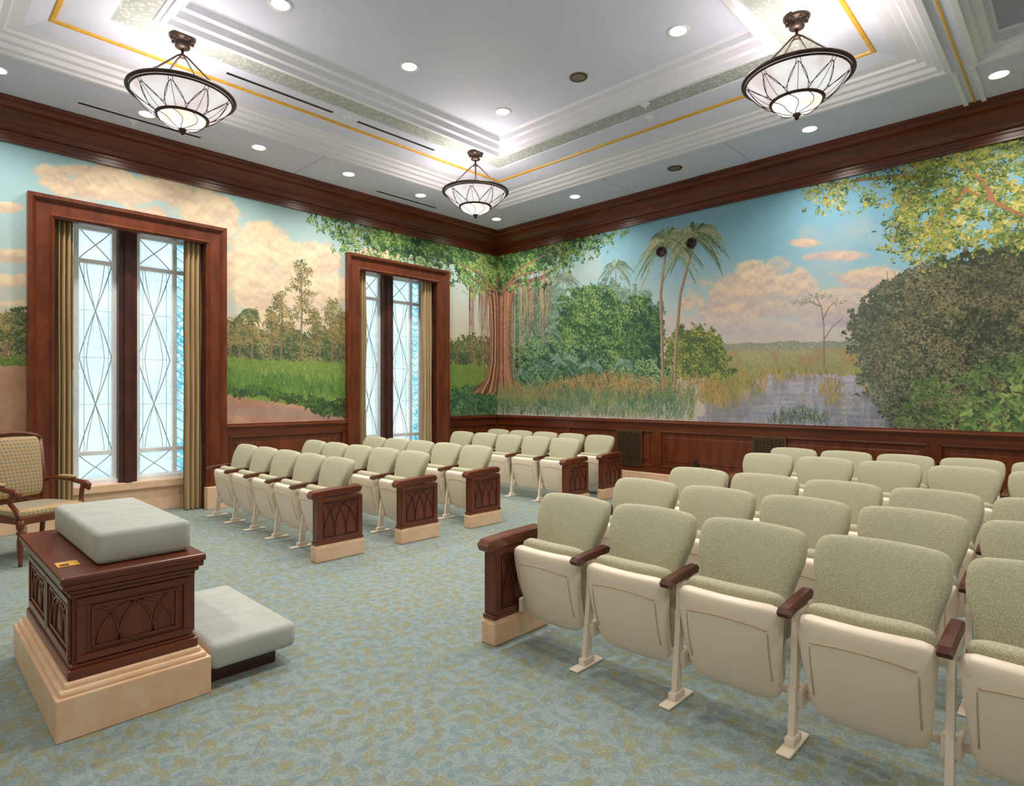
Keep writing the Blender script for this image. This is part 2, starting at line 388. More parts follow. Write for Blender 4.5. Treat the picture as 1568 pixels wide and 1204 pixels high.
# ------------------------------------------------------------------ windows
for wi, (a, c) in enumerate(WIN):
    b = MB(); yg = YL + .43; z0, z1 = .42, 3.53; mid = (a + c) / 2
    b.box((a + .016, yg - .10, 0), (c - .016, yg + .1, .34), M_MARBLE, .006)
    b.box((a + .016, yg - .14, .30), (c - .016, yg + .1, .40), M_MARBLE, .012)
    b.box((a + .016, yg - .07, .40), (c - .016, yg + .06, z0 + .03), M_WFRAME)
    b.box((mid - .10, yg - .12, .40), (mid + .10, yg + .06, z1), M_WOODD, .01)
    b.box((mid - .045, yg - .15, .40), (mid + .045, yg - .1, z1), M_WOODD, .015)
    for sgn, p, q in ((1, a + .016, mid - .10), (-1, mid + .10, c - .016)):
        fw = .05
        def vb(x, w): b.box((x - w / 2, yg - .035, z0), (x + w / 2, yg + .03, z1), M_WFRAME, .004)
        vb(p + fw / 2, fw); vb(q - fw / 2, fw)
        xo = p + .26 if sgn > 0 else q - .22      # border strip outside edge
        vb(xo, .05)
        for z in (z0 + .03, .78, 3.10, z1 - .03): b.box((p, yg - .034, z - .025), (q, yg + .03, z + .025), M_WFRAME, .004)
        # glass
        lo, hi = sorted((xo, q if sgn > 0 else p))
        b.box((lo, yg, z0), (hi, yg + .006, z1), M_GLASS)
        so, sh = sorted((xo, p if sgn > 0 else q))
        b.box((so, yg, z0), (sh, yg + .006, z1), M_GLASSC)
        # crossing pointed cames (long diamonds) with a finer inner lattice
        xa, xb = lo + .03, hi - .05; cx = (xa + xb) / 2; aw = (xb - xa) / 2
        for (za, zb, k, sc_, rr, bl) in ((.80, 3.08, 1.0, 1, .0065, .2), (.80, 3.08, 1.0, .55, .004, .6), (3.12, 3.5, .5, 1, .006, .2), (.45, .76, .5, 1, .006, .2)):
            for ph in (0, .5):
                pts = []
                for t in range(49):
                    u = (ph + k * t / 48) % 1.0; tri = 4 * abs(u - .5) - 1
                    pts.append((cx + sc_ * aw * ((1 - bl) * tri + bl * math.cos(2 * pi * u)), yg - .004, za + (zb - za) * t / 48))
                b.tube(pts, rr, M_LEAD, 5)
        for fr in (.2, .8): b.tube([(lo + (hi - lo) * fr, yg - .004, .8), (lo + (hi - lo) * fr, yg - .004, 3.08)], .003, M_LEAD, 5)
        for zz in (1.37, 1.94, 2.51): b.tube([(lo + .02, yg - .004, zz), (hi - .04, yg - .004, zz)], .0025, M_LEAD, 5)
        for t in range(24):
            z = .5 + t * .125; sc = (so + sh) / 2
            b.tube([(so + .02, yg - .004, z + .06), (sc, yg - .004, z), (sh - .02, yg - .004, z + .06)], .005, M_LEAD, 5)
    b.obj('window_%d' % (wi + 1))
    # drapes
    for x0_, x1_ in ((a + .018, a + .19), (c - .22, c - .018)):
        b = MB(); n = 60; vs = []; fs = []
        for side in (0, 1):
            for j in range(12):
                z = .012 + (3.52 - .012) * j / 11
                for i in range(n + 1):
                    t = i / n; x = x0_ + (x1_ - x0_) * t
                    y = YL + .08 + .04 * math.sin(t * 2 * pi * 3.5 + .3 * math.sin(j)) + .03 * side
                    vs.append((x, y, z))
        for side in (0, 1):
            o = side * 12 * (n + 1)
            for j in range(11):
                for i in range(n):
                    fs.append([o + j * (n + 1) + i, o + j * (n + 1) + i + 1, o + (j + 1) * (n + 1) + i + 1, o + (j + 1) * (n + 1) + i])
        b.add(vs, fs, M_CURT, True); b.obj('curtain')

# ------------------------------------------------------------------ murals (painted procedurally onto the plaster)
RES = .006; MZ0, MZ1 = 1.09, 4.19
ct, st = .7206, .6934
def sm(x): x = np.clip(x, 0, 1); return x * x * (3 - 2 * x)
def fbm(h, w, cell, octv, seed):
    rng = np.random.default_rng(seed); out = np.zeros((h, w)); amp = 1; tot = 0
    for o in range(octv):
        if cell < 1.3: break
        g = rng.random((int(h / cell) + 3, int(w / cell) + 3))
        y = np.arange(h) / cell; x = np.arange(w) / cell
        yi = y.astype(int); xi = x.astype(int); fy = sm(y - yi)[:, None]; fx = sm(x - xi)[None]
        v = (g[yi][:, xi] * (1 - fy) * (1 - fx) + g[yi + 1][:, xi] * fy * (1 - fx) + g[yi][:, xi + 1] * (1 - fy) * fx + g[yi + 1][:, xi + 1] * fy * fx)
        out += amp * v; tot += amp; amp *= .55; cell /= 2
    out /= tot
    return np.clip((out - .5) * 1.6 + .5, 0, 1)
def ell(a, b_, ang):
    R = int(max(a, b_)) + 1; yy, xx = np.mgrid[-R:R + 1, -R:R + 1]
    u = xx * math.cos(ang) + yy * math.sin(ang); v = -xx * math.sin(ang) + yy * math.cos(ang)
    k = (u / a) ** 2 + (v / b_) ** 2 <= 1.0
    k[R, R] = True
    return yy[k], xx[k]
def blade(L, slant, wid):
    dy = []; dx = []
    for i in range(int(L)):
        x = int(round(slant * (i / L) ** 2 * L)); ww = wid if i < L * .6 else 1
        for k in range(ww): dy.append(-i); dx.append(x + k)
    return np.array(dy), np.array(dx)
class Cv:
    def __init__(s, kind):
        s.kind = kind
        if kind == 'R': s.a, s.b = YL, -1.5
        else: s.a, s.b = X0, XR - .008
        s.w = int(abs(s.b - s.a) / RES); s.h = int((MZ1 - MZ0) / RES)
        S = s.a + (s.b - s.a) * np.arange(s.w) / (s.w - 1); Zv = MZ1 + (MZ0 - MZ1) * np.arange(s.h) / (s.h - 1)
        s.S, s.Zv = S, Zv
        # design coordinates of the painting as surveyed on site
        if kind == 'R': X, Y = np.full_like(S, XR), S
        else: X, Y = S, np.full_like(S, YL)
        D = ct * X + st * Y; Rr = st * X - ct * Y
        s.X = np.repeat((784 + 917 * Rr / D)[None], s.h, 0)
        s.Y = 603 - 917 * (Zv[:, None] - 1.5) / D[None]
        s.C = np.zeros((s.h, s.w, 3)); s.rng = np.random.default_rng(5)
    def P(s, x, y):
        t = (x - 784) / 917
        if s.kind == 'R': D = XR / (ct + st * t); q = D * (st - ct * t)
        else: D = YL / (st - ct * t); q = D * (ct + st * t)
        z = 1.5 + (603 - y) / 917 * D
        return (MZ1 - z) / (MZ1 - MZ0) * (s.h - 1), (q - s.a) / (s.b - s.a) * (s.w - 1)
    def fb(s, cell, o, seed): return fbm(s.h, s.w, cell * 1.2, o, seed)
    def mix(s, al, col):
        al = np.clip(al, 0, 1)[..., None]; s.C = s.C * (1 - al) + np.asarray(col) * al
    def poly(s, pts, amp=6, cell=14, seed=1):
        xs = s.X + (s.fb(cell, 4, seed) - .5) * 2 * amp; ys = s.Y + (s.fb(cell, 4, seed + 50) - .5) * 2 * amp
        ins = np.zeros(xs.shape, bool); n = len(pts)
        for i in range(n):
            x1, y1 = pts[i]; x2, y2 = pts[(i + 1) % n]
            if y1 == y2: continue
            cond = ((y1 > ys) != (y2 > ys)) & (xs < (x2 - x1) * (ys - y1) / (y2 - y1) + x1)
            ins ^= cond
        return ins
    def stamp(s, r, c, col, kern, batches=6, order=False):
        n = len(r)
        if n == 0: return
        idx = np.argsort(r + s.rng.random(n) * 6) if order else np.arange(n)
        for part in np.array_split(idx, batches):
            kk = s.rng.integers(0, len(kern), len(part))
            for k, (dy, dx) in enumerate(kern):
                p = part[kk == k]
                if len(p) == 0: continue
                rr = np.clip(r[p][:, None] + dy[None], 0, s.h - 1); cc = np.clip(c[p][:, None] + dx[None], 0, s.w - 1)
                s.C[rr, cc] = col[p][:, None, :]
    def pick(s, mask, n):
        i = np.flatnonzero(mask)
        if len(i) == 0: return np.zeros(0, int), np.zeros(0, int)
        i = s.rng.choice(i, n); return i // s.w, i % s.w
    def foliage(s, mask, pal, dens=.05, size=5, seed=1, clump=34, fill=True, asp=.5, bias=0, edge=3):
        size = max(1.6, size * .62); dens = dens * 2.0
        pal = np.array(pal) / 255.
        if fill: s.C[mask] = pal[0] * .6 + pal[min(1, len(pal) - 1)] * .4
        n = int(mask.sum() * dens)
        r, c = s.pick(mask, n)
        if n == 0: return
        N = s.fb(clump, 4, seed); sh = max(2, clump // 5)
        L = .5 + (N - np.roll(np.roll(N, sh, 0), -sh // 2, 1)) * 2.6 + (s.fb(clump * 3, 3, seed + 9) - .5) * .9
        l = np.clip(L[r, c] + (s.rng.random(n) - .5) * .6 + bias, 0, .999) * (len(pal) - 1)
        i = l.astype(int); f = (l - i)[:, None]
        col = pal[i] * (1 - f) + pal[np.minimum(i + 1, len(pal) - 1)] * f
        col *= (.9 + .2 * s.rng.random((n, 1)))
        o = np.argsort(l + s.rng.random(n) * 1.2); r, c, col = r[o], c[o], col[o]
        r = r + s.rng.integers(-edge, edge + 1, n); c = c + s.rng.integers(-edge, edge + 1, n)
        kern = [ell(size * a, max(.8, size * a * asp), g * pi / 6) for g in range(6) for a in (.55, .8, 1.2)]
        s.stamp(r, c, col, kern)
    def grass(s, mask, pal, dens=.03, L=14, seed=1, wid=1, fill=True):
        pal = np.array(pal) / 255.
        if fill: s.C[mask] = pal[:2].mean(0)
        n = int(mask.sum() * dens * 1.3); r, c = s.pick(mask, n)
        if n == 0: return
        N = s.fb(40, 4, seed)
        l = np.clip(N[r, c] + (s.rng.random(n) - .5) * .6, 0, .999) * (len(pal) - 1); i = l.astype(int); f = (l - i)[:, None]
        col = pal[i] * (1 - f) + pal[i + 1] * f; col *= (.88 + .24 * s.rng.random((n, 1)))
        kern = [blade(L * a, sl, wid) for a in (.6, .9, 1.3) for sl in (-.4, -.15, .1, .35)]
        s.stamp(r, c, col, kern, order=True, batches=10)
    def cloud(s, x, y, rx, ry, top, bot, seed, soft=.5, k=1.5, al=1):
        d = 1 - ((s.X - x) / rx) ** 2 - ((s.Y - y) / ry) ** 2
        n = s.fb(46, 6, seed); a = sm((d + k * (n - .55)) / soft) * (d > -1.2)
        n2 = s.fb(30, 5, seed + 3)
        v = np.clip((s.Y - (y - ry)) / (2 * ry) * .8 + .1 - (n2 - np.roll(n2, 9, 0)) * 2.0, 0, 1)[..., None]
        col = np.array(top) / 255. * (1 - v) + np.array(bot) / 255. * v
        a = (a * al)[..., None]; s.C = s.C * (1 - a) + col * a
    def seg(s, p, q, w0, w1, col):
        (r0, c0), (r1, c1) = p, q; w = max(w0, w1) + 1
        ra, rb = int(max(0, min(r0, r1) - w)), int(min(s.h - 1, max(r0, r1) + w)) + 1
        ca, cb = int(max(0, min(c0, c1) - w)), int(min(s.w - 1, max(c0, c1) + w)) + 1
        if ra >= rb or ca >= cb: return
        yy, xx = np.mgrid[ra:rb, ca:cb]; dr, dc = r1 - r0, c1 - c0; L = dr * dr + dc * dc + 1e-6
        t = np.clip(((yy - r0) * dr + (xx - c0) * dc) / L, 0, 1)
        d = np.hypot(yy - r0 - t * dr, xx - c0 - t * dc)
        m = d <= (w0 + (w1 - w0) * t)
        s.C[ra:rb, ca:cb][m] = np.array(col) / 255.
    def line(s, pts, w0, w1, col, shade=None):
        w0 *= 1.2; w1 *= 1.2
        n = len(pts) - 1
        for i in range(n):
            a, b_ = w0 + (w1 - w0) * i / n, w0 + (w1 - w0) * (i + 1) / n
            s.seg(s.P(*pts[i]), s.P(*pts[i + 1]), a, b_, col)
            if shade:
                p, q = s.P(*pts[i]), s.P(*pts[i + 1]); s.seg((p[0], p[1] + a * .5), (q[0], q[1] + b_ * .5), a * .45, b_ * .45, shade)
    def palm(s, x, y, R, pal, seed, nf=18, leaf=.3):
        rg = random.Random(seed); r0, c0 = s.P(x, y); k = s.P(x + 10, y)[1] - c0
        k = abs(k) / 10; Rc = R * k
        for i in range(nf):
            an = -pi * 1.15 + (pi * 1.3) * i / (nf - 1) + rg.uniform(-.12, .12) + (.0)
            ln = Rc * rg.uniform(.75, 1.1); col = np.array(pal[rg.randrange(len(pal))])
            pr, pc = r0, c0; n = 22
            for j in range(1, n + 1):
                t = j / n; nr = r0 + ln * t * math.sin(an) + ln * .75 * t ** 2.3; nc = c0 + ln * t * math.cos(an)
                s.seg((pr, pc), (nr, nc), .9, .7, col * .85)
                L = leaf * ln * math.sin(pi * min(1, t * .85 + .12))
                for sg in (-1, 1):
                    s.seg((nr, nc), (nr + L * .75, nc + sg * L * .3 + math.cos(an) * L * .4), .75, .45, col * rg.uniform(.75, 1.15))
                pr, pc = nr, nc
    def grad(s, stops):
        ys = [a for a, _ in stops]; cs = np.array([c for _, c in stops]) / 255.
        yy = s.Y + (s.fb(90, 3, 77) - .5) * 30
        for k in range(3): s.C[..., k] = np.interp(yy, ys, cs[:, k])

# ---- right wall painting
cv = Cv('R')
cv.grad([(150, (134, 190, 214)), (300, (138, 194, 218)), (380, (144, 196, 216)), (440, (176, 206, 212)), (490, (208, 208, 204)), (525, (212, 198, 190)), (560, (206, 194, 182))])
CT, CB = (248, 222, 192), (206, 188, 186)
cv.mix(np.clip((900 - cv.X) / 180, 0, 1) * .55, (.76, .82, .78))
cv.cloud(1290, 380, 110, 60, (216, 208, 202), (190, 202, 210), 21, 1.2, 1.5, .5)
cv.cloud(1155, 440, 95, 42, CT, CB, 11); cv.cloud(1110, 470, 90, 40, (244, 216, 188), CB, 12); cv.cloud(1240, 460, 120, 28, (236, 212, 190), (200, 190, 192), 13)
cv.cloud(1150, 425, 52, 26, (252, 230, 200), (214, 192, 182), 22, .5, 1.3)
cv.cloud(1330, 425, 70, 18, (240, 214, 186), CB, 14); cv.cloud(1240, 372, 34, 7, (246, 214, 184), CB, 15, .9); cv.cloud(1285, 392, 60, 10, (246, 212, 184), CB, 16, .9)
cv.cloud(1190, 405, 30, 14, CT, CB, 17, .8, 1.4, .7); cv.cloud(890, 400, 60, 40, (206, 214, 202), (194, 204, 196), 18, 1, 1.5, .6)
cv.cloud(1150, 500, 220, 22, (226, 208, 196), (198, 190, 196), 19, .9, 1.4, .8); cv.cloud(1290, 480, 90, 22, (230, 204, 184), (192, 182, 192), 20, .8)
# distant shore & marsh
m = cv.poly([(1090, 528), (1180, 524), (1320, 522), (1320, 545), (1090, 545)], 2, 20, 30); cv.foliage(m, [(144, 150, 136), (164, 166, 146), (184, 178, 154)], .06, 3, 31)
m = cv.poly([(1080, 538), (1330, 534), (1330, 640), (1080, 640)], 2, 30, 32); cv.grass(m, [(144, 150, 104), (170, 168, 110), (198, 178, 122), (160, 164, 110)], .05, 7, 33)
cv.mix((m & (cv.Y < 565)) * np.clip((566 - cv.Y) / 30, 0, 1) * .45, (.76, .72, .62))
cv.mix(m * (cv.fb(26, 3, 233) > .6) * (cv.Y < 560) * .35, (.72, .52, .38))
# dead tree
for pts in ([(1262, 560), (1262, 500), (1258, 470), (1250, 455)], [(1260, 490), (1270, 470), (1280, 462)], [(1258, 470), (1240, 462), (1225, 468)], [(1262, 520), (1275, 500), (1290, 488)]):
    cv.line(pts, 1.1, .6, (140, 128, 118))
for x, y in ((1240, 458), (1262, 454), (1225, 464), (1285, 462), (1250, 452)):
    m = ((cv.X - x) / 13) ** 2 + ((cv.Y - y) / 4) ** 2 < 1; cv.foliage(m, [(134, 146, 124), (156, 164, 134)], .05, 3, 34, fill=False)
# water
m = cv.poly([(1065, 655), (1080, 622), (1120, 606), (1150, 596), (1150, 578), (1200, 570), (1300, 574), (1380, 580), (1420, 600), (1440, 660)], 5, 10, 35)
wv = np.clip((cv.Y - 572) / 75, 0, 1)[..., None]
wc = np.array((194, 186, 198)) / 255 * (1 - wv) + np.array((150, 158, 180)) / 255 * wv
rip = (fbm(cv.h, cv.w // 10 + 1, 5, 3, 36).repeat(10, 1)[:, :cv.w] - .5)[..., None] * (.4 + .6 * cv.fb(20, 3, 39))[..., None]
cv.C = np.where(m[..., None], wc + rip * .16, cv.C)
cv.mix(m * sm((cv.X - 1290) / 90) * .5 * (.5 + .8 * cv.fb(14, 4, 38)), (.34, .38, .4))
cv.mix(m * sm((1180 - cv.X) / 80) * .45 * cv.fb(12, 4, 338), (.66, .58, .54))
refl = fbm(cv.h // 6 + 1, cv.w, 6, 3, 341).repeat(6, 0)[:cv.h]      # vertical reflections broken by ripples
cv.mix(m * (refl > .55) * (rip[..., 0] > -.05) * sm((640 - cv.Y) / 50) * .28, (.42, .44, .4))
cv.mix(m * (refl < .38) * sm((cv.Y - 590) / 30) * .3, (.86, .76, .74))
lily = m & (cv.fb(10, 3, 339) > .66) & (cv.Y > 600)
cv.foliage(lily, [(120, 136, 112), (160, 168, 132), (188, 180, 150)], .04, 4, 340, fill=False, asp=.3)
for (x, y, rx, ry) in ((1275, 602, 17, 18), (1130, 596, 22, 24), (1160, 590, 16, 16), (1225, 574, 50, 5), (1195, 580, 12, 9), (1100, 606, 22, 20), (1330, 590, 16, 12)):
    q = ((cv.X - x) / rx) ** 2 + ((cv.Y - y) / ry) ** 2 + (cv.fb(7, 3, int(x)) - .5) * 1.4 < 1
    cv.mix(sm(1.2 - ((cv.X - x) / rx) ** 2 - ((cv.Y - y - ry * 1.2) / ry) ** 2) * m * .3, (.45, .44, .4))
    cv.grass(q, [(100, 114, 76), (160, 148, 90), (196, 164, 102)], .09, 13, int(x), fill=False)
# far misty trees
m = cv.poly([(762, 455), (830, 430), (860, 440), (880, 470), (905, 440), (940, 430), (985, 445), (1010, 470), (1015, 600), (762, 600)], 12, 12, 40)
cv.foliage(m, [(104, 138, 126), (132, 162, 144), (158, 184, 160)], .07, 5, 41, 20)
for x, y, R, sd in ((943, 408, 26, 1), (862, 428, 28, 2), (905, 452, 16, 5)):
    cv.line([(x, y), (x + 1, 500)], 1.4, 1.8, (156, 148, 130)); cv.palm(x, y, R, [(136, 160, 138), (160, 180, 152), (120, 148, 130)], sd, 15)
# bright round trees
G1 = [(44, 78, 58), (64, 106, 64), (92, 136, 78), (128, 162, 92), (162, 184, 112)]
m = cv.poly([(850, 520), (858, 465), (880, 445), (915, 436), (940, 446), (955, 462), (985, 455), (1008, 475), (1018, 600), (850, 600)], 12, 10, 42)
cv.foliage(m, G1, .08, 4, 43, 20)
m = cv.poly([(955, 500), (985, 475), (1010, 470), (1016, 500), (1014, 575), (955, 580)], 10, 10, 44); cv.foliage(m, [(38, 68, 58), (60, 96, 66), (86, 124, 76), (114, 150, 90)], .08, 4, 45, 18)
m = cv.poly([(1015, 560), (1020, 515), (1050, 500), (1085, 502), (1108, 520), (1112, 545), (1125, 575), (1015, 585)], 8, 8, 46)
cv.foliage(m, [(72, 94, 62), (106, 126, 68), (150, 158, 82), (184, 182, 100)], .08, 4, 47, 16)
# undergrowth
m = cv.poly([(762, 520), (800, 530), (830, 500), (860, 540), (900, 530), (950, 560), (1000, 548), (1030, 572), (1030, 612), (762, 625)], 11, 10, 48)
cv.foliage(m, [(38, 70, 58), (58, 100, 72), (90, 134, 88), (124, 162, 108), (154, 180, 130)], .08, 4, 49, 16)
for x, y, R, sd in ((862, 552, 30, 11), (905, 560, 24, 12), (830, 560, 22, 13), (798, 572, 20, 14), (955, 556, 20, 15), (815, 500, 20, 16), (845, 510, 20, 17)):
    cv.palm(x, y, R, [(108, 150, 128), (140, 172, 146), (84, 124, 100)], sd, 15, .22)
# banyan
m = cv.poly([(762, 432), (800, 430), (850, 440), (845, 500), (800, 520), (762, 540)], 12, 14, 50); cv.foliage(m, [(76, 106, 86), (100, 134, 102), (130, 156, 122)], .05, 5, 51, fill=False)
rg = random.Random(3)
for i in range(60):
    x = rg.uniform(764, 846); y0 = rg.uniform(405, 440); y1 = rg.uniform(490, 590) if x < 805 else rg.uniform(460, 540)
    cv.line([(x, y0), (x + rg.uniform(-3, 3), (y0 + y1) / 2), (x + rg.uniform(-4, 2), y1)], 1.2, .6, rg.choice([(160, 124, 102), (132, 100, 82), (184, 150, 122), (204, 172, 140)]))
def trunk(cv):
    for i in range(190):
        f = rg.uniform(-1, 1); xt = 766 + f * 24; xb = 765 + f * 23 + (f ** 3) * 18
        cv.line([(xt, 424 + rg.uniform(-8, 8)), (766 + f * 17, 470), (766 + f * 15, 510), (766 + f * 16, 555), (765 + f * 21, 582), (xb, 601 + rg.uniform(-4, 3))], 1.7, 2.0, rg.choice([(176, 122, 94), (150, 100, 76), (204, 152, 118), (124, 82, 64), (190, 136, 104), (222, 178, 142), (104, 70, 56)]))
trunk(cv)
for pts in ([(772, 445), (800, 415), (850, 395), (890, 375)], [(768, 450), (790, 400), (810, 375)], [(780, 440), (830, 425), (870, 400)]):
    cv.line(pts, 7, 2, (130, 94, 74), (172, 130, 102))
LF = [(34, 62, 44), (52, 92, 52), (78, 122, 64), (112, 152, 80), (168, 188, 112)]
m = cv.poly([(755, 340), (955, 335), (955, 360), (935, 374), (915, 384), (890, 396), (870, 414), (845, 424), (820, 446), (800, 432), (778, 448), (755, 446)], 14, 10, 52)
cv.foliage(m & (cv.fb(20, 4, 157) > .33), LF, .05, 6, 53, 18, fill=False, asp=.45)
m2 = cv.poly([(755, 350), (915, 350), (885, 378), (855, 400), (810, 414), (785, 428), (755, 432)], 14, 10, 54); cv.foliage(m2, LF, .07, 6, 55, 18, asp=.45)
for pts in ([(768, 448), (795, 412), (835, 390)], [(775, 440), (800, 420), (820, 416)]): cv.line(pts, 4, 1.5, (140, 102, 80), (180, 138, 108))
# big palms
def ptrunk(cv, pts): cv.line(pts, 4.0, 3.0, (184, 154, 130), (138, 114, 100))
ptrunk(cv, [(1016, 598), (1014, 520), (1012, 450), (1020, 380)]); ptrunk(cv, [(1033, 600), (1036, 520), (1042, 450), (1062, 375)])
PP = [(122, 150, 112), (152, 172, 122), (182, 192, 142), (98, 128, 98), (200, 198, 158)]
cv.palm(1020, 376, 50, PP, 21, 24, .22); cv.palm(1064, 366, 52, PP, 22, 26, .22); cv.palm(1022, 366, 42, PP, 23, 20, .22); cv.palm(1066, 356, 42, PP, 24, 20, .22)
# ochre reeds then foreground sedge
m = cv.poly([(840, 590), (900, 576), (960, 578), (1010, 588), (1070, 580), (1110, 592), (1120, 618), (840, 622)], 8, 8, 56)
cv.grass(m, [(112, 126, 78), (170, 148, 92), (204, 150, 96), (146, 152, 94)], .06, 16, 57, fill=False)
m = cv.poly([(762, 600), (830, 595), (900, 602), (1000, 608), (1060, 604), (1066, 625), (1055, 660), (762, 660)], 8, 8, 58)
cv.grass(m, [(62, 96, 82), (90, 126, 96), (124, 152, 108), (154, 158, 104)], .07, 20, 59, 1, fill=False)
m = cv.poly([(762, 592), (850, 590), (850, 615), (762, 612)], 6, 10, 60); cv.grass(m, [(124, 126, 78), (180, 148, 94), (150, 150, 90)], .04, 14, 61, fill=False)
m = cv.poly([(1180, 650), (1190, 634), (1230, 624), (1265, 636), (1275, 660), (1180, 660)], 6, 8, 62); cv.grass(m, [(70, 94, 80), (96, 122, 92), (122, 144, 102)], .06, 16, 63, fill=False)
# big leafy shrub at the right, hazy at its edge
m = cv.poly([(1300, 490), (1322, 462), (1345, 440), (1370, 425), (1400, 408), (1450, 395), (1500, 378), (1580, 355), (1700, 330), (3000, 200), (3000, 700), (1380, 700), (1340, 610), (1312, 570), (1305, 530)], 16, 7, 64)
cv.foliage(m, [(54, 62, 54), (70, 82, 64), (92, 102, 76), (118, 122, 90), (150, 144, 110)], .1, 4, 65, 11)
tw = m & (cv.fb(40, 4, 266) > .5); cv.foliage(tw, [(62, 70, 56), (84, 92, 66), (112, 112, 78), (144, 134, 94)], .03, 4, 265, 9, fill=False)
cv.mix(m * sm((1440 - cv.X) / 140) * .38, (.52, .55, .53))
cv.mix(m * sm((cv.X - 1400) / 150) * sm((540 - cv.Y) / 140) * .35, (.26, .24, .18))
for i in range(60):
    x = rg.uniform(1330, 1600); y = rg.uniform(430, 600); q = rg.uniform(-14, 14)
    cv.line([(x, y), (x + q * .5, y - 12), (x + q, y - rg.uniform(20, 40))], .9, .4, rg.choice([(134, 110, 88), (110, 92, 74)]))
m = cv.poly([(1395, 600), (1430, 575), (1500, 560), (1560, 540), (1700, 500), (3000, 400), (3000, 720), (1360, 700), (1370, 640)], 14, 8, 66)
cv.foliage(m & (cv.fb(24, 4, 166) > .4), [(48, 70, 54), (68, 96, 62), (94, 126, 72), (126, 150, 90)], .06, 5, 67, 14, fill=False, asp=.42)
m = cv.poly([(1440, 640), (1540, 585), (1600, 570), (3000, 500), (3000, 720), (1420, 700)], 14, 8, 68); cv.foliage(m & (cv.fb(24, 4, 168) > .45), [(74, 108, 66), (112, 150, 82), (164, 184, 108)], .022, 8, 69, 18, fill=False, asp=.42)
# overhanging branch
BR = (150, 102, 74)
for pts in ([(1600, 345), (1560, 325), (1520, 305), (1480, 290), (1440, 282), (1400, 290), (1370, 300)], [(1520, 305), (1500, 270), (1460, 250), (1400, 245)], [(1480, 290), (1450, 320), (1420, 350), (1400, 380)],
            [(1580, 300), (1540, 280), (1510, 250)], [(1440, 282), (1380, 270), (1320, 275), (1270, 285)], [(1400, 290), (1380, 330), (1370, 370)]):
    cv.line(pts, 5, 1.3, BR, (182, 134, 96))
YG = [(66, 90, 50), (100, 124, 60), (140, 154, 72), (180, 176, 86), (214, 200, 112)]
m = cv.poly([(1230, 296), (1265, 268), (1330, 258), (1400, 235), (1470, 205), (3000, -400), (3000, 250), (1700, 360), (1600, 390), (1560, 385), (1480, 375), (1440, 398), (1410, 405), (1385, 395), (1350, 375), (1350, 340), (1375, 320), (1330, 312), (1290, 318), (1250, 322)], 20, 9, 70)
cv.foliage(m & (cv.fb(18, 5, 71) > .43), YG, .05, 6, 72, 16, fill=False, asp=.4)
m = cv.poly([(1400, 250), (1470, 205), (3000, -300), (3000, 250), (1600, 370), (1500, 360), (1440, 380), (1400, 390), (1370, 360), (1360, 310)], 18, 9, 73)
cv.foliage(m & (cv.fb(20, 4, 74) > .36), YG, .07, 6, 75, 14, fill=False, asp=.4, bias=-.08)
for pts in ([(1600, 350), (1560, 328), (1520, 308), (1480, 292)], [(1480, 290), (1450, 320), (1425, 348)], [(1520, 305), (1503, 275), (1480, 262)]): cv.line(pts, 3, 1.2, (176, 118, 80))
cv.foliage(m & (cv.fb(14, 4, 77) > .58), YG[:4], .05, 6, 78, 14, fill=False, asp=.4)
cvR = cv

# ---- window wall painting
cv = Cv('L')
cv.grad([(100, (150, 200, 216)), (240, (166, 208, 216)), (330, (178, 210, 212)), (420, (198, 214, 208)), (500, (218, 210, 190)), (600, (214, 192, 166))])
CT, CB = (250, 228, 192), (222, 196, 172)
for i, (x, y, rx, ry) in enumerate(((160, 285, 90, 34), (255, 300, 90, 40), (110, 262, 60, 14), (320, 340, 60, 50), (400, 375, 60, 40), (380, 420, 80, 48), (470, 400, 50, 40), (440, 445, 100, 34), (505, 450, 40, 18),
                                    (10, 318, 26, 8), (15, 390, 50, 16), (0, 430, 60, 14), (20, 465, 60, 10), (-120, 300, 120, 60), (-100, 440, 100, 40), (600, 390, 60, 12))):
    cv.cloud(x, y, rx, ry, CT, CB, 100 + i, .5, 1.4)
cv.cloud(440, 492, 120, 20, (240, 218, 182), (226, 200, 168), 130, .9)
# far trees
TG = [(62, 80, 60), (88, 104, 68), (120, 128, 80), (158, 150, 96)]
m = cv.poly([(-800, 505), (0, 500), (12, 478), (30, 470), (60, 500), (340, 515), (370, 500), (395, 508), (430, 500), (470, 512), (500, 500), (540, 510), (690, 522), (720, 512), (745, 520), (762, 515), (762, 562), (-800, 562)], 8, 8, 131)
cv.foliage(m, TG, .09, 4, 132, 14)
for x, y0, y1 in ((460, 405, 548), (430, 452, 548), (508, 462, 548), (385, 478, 548), (366, 488, 548), (482, 480, 548), (415, 475, 545), (8, 480, 545), (522, 476, 545), (352, 492, 545)):
    cv.line([(x, y1), (x + 2, (y0 + y1) / 2), (x, y0)], 2.0, 1.0, (146, 112, 88))
    rg2 = random.Random(int(x)); wd = (y1 - y0) * .15
    for k in range(14):
        t = k / 13; yy = y0 + (y1 - y0) * .66 * t; xx = x + rg2.uniform(-1, 1) * wd * (.3 + t * .7)
        m = ((cv.X - xx) / (wd * .45 + 3)) ** 2 + ((cv.Y - yy) / 6) ** 2 + (cv.fb(6, 3, 133 + k) - .5) * 1.6 < .9
        cv.foliage(m, [(72, 86, 56), (102, 106, 66), (140, 126, 78), (174, 152, 98)], .14, 3, 134 + k, 10, fill=False, edge=3)
cv.palm(382, 478, 18, [(98, 116, 76), (128, 138, 86)], 31, 13)
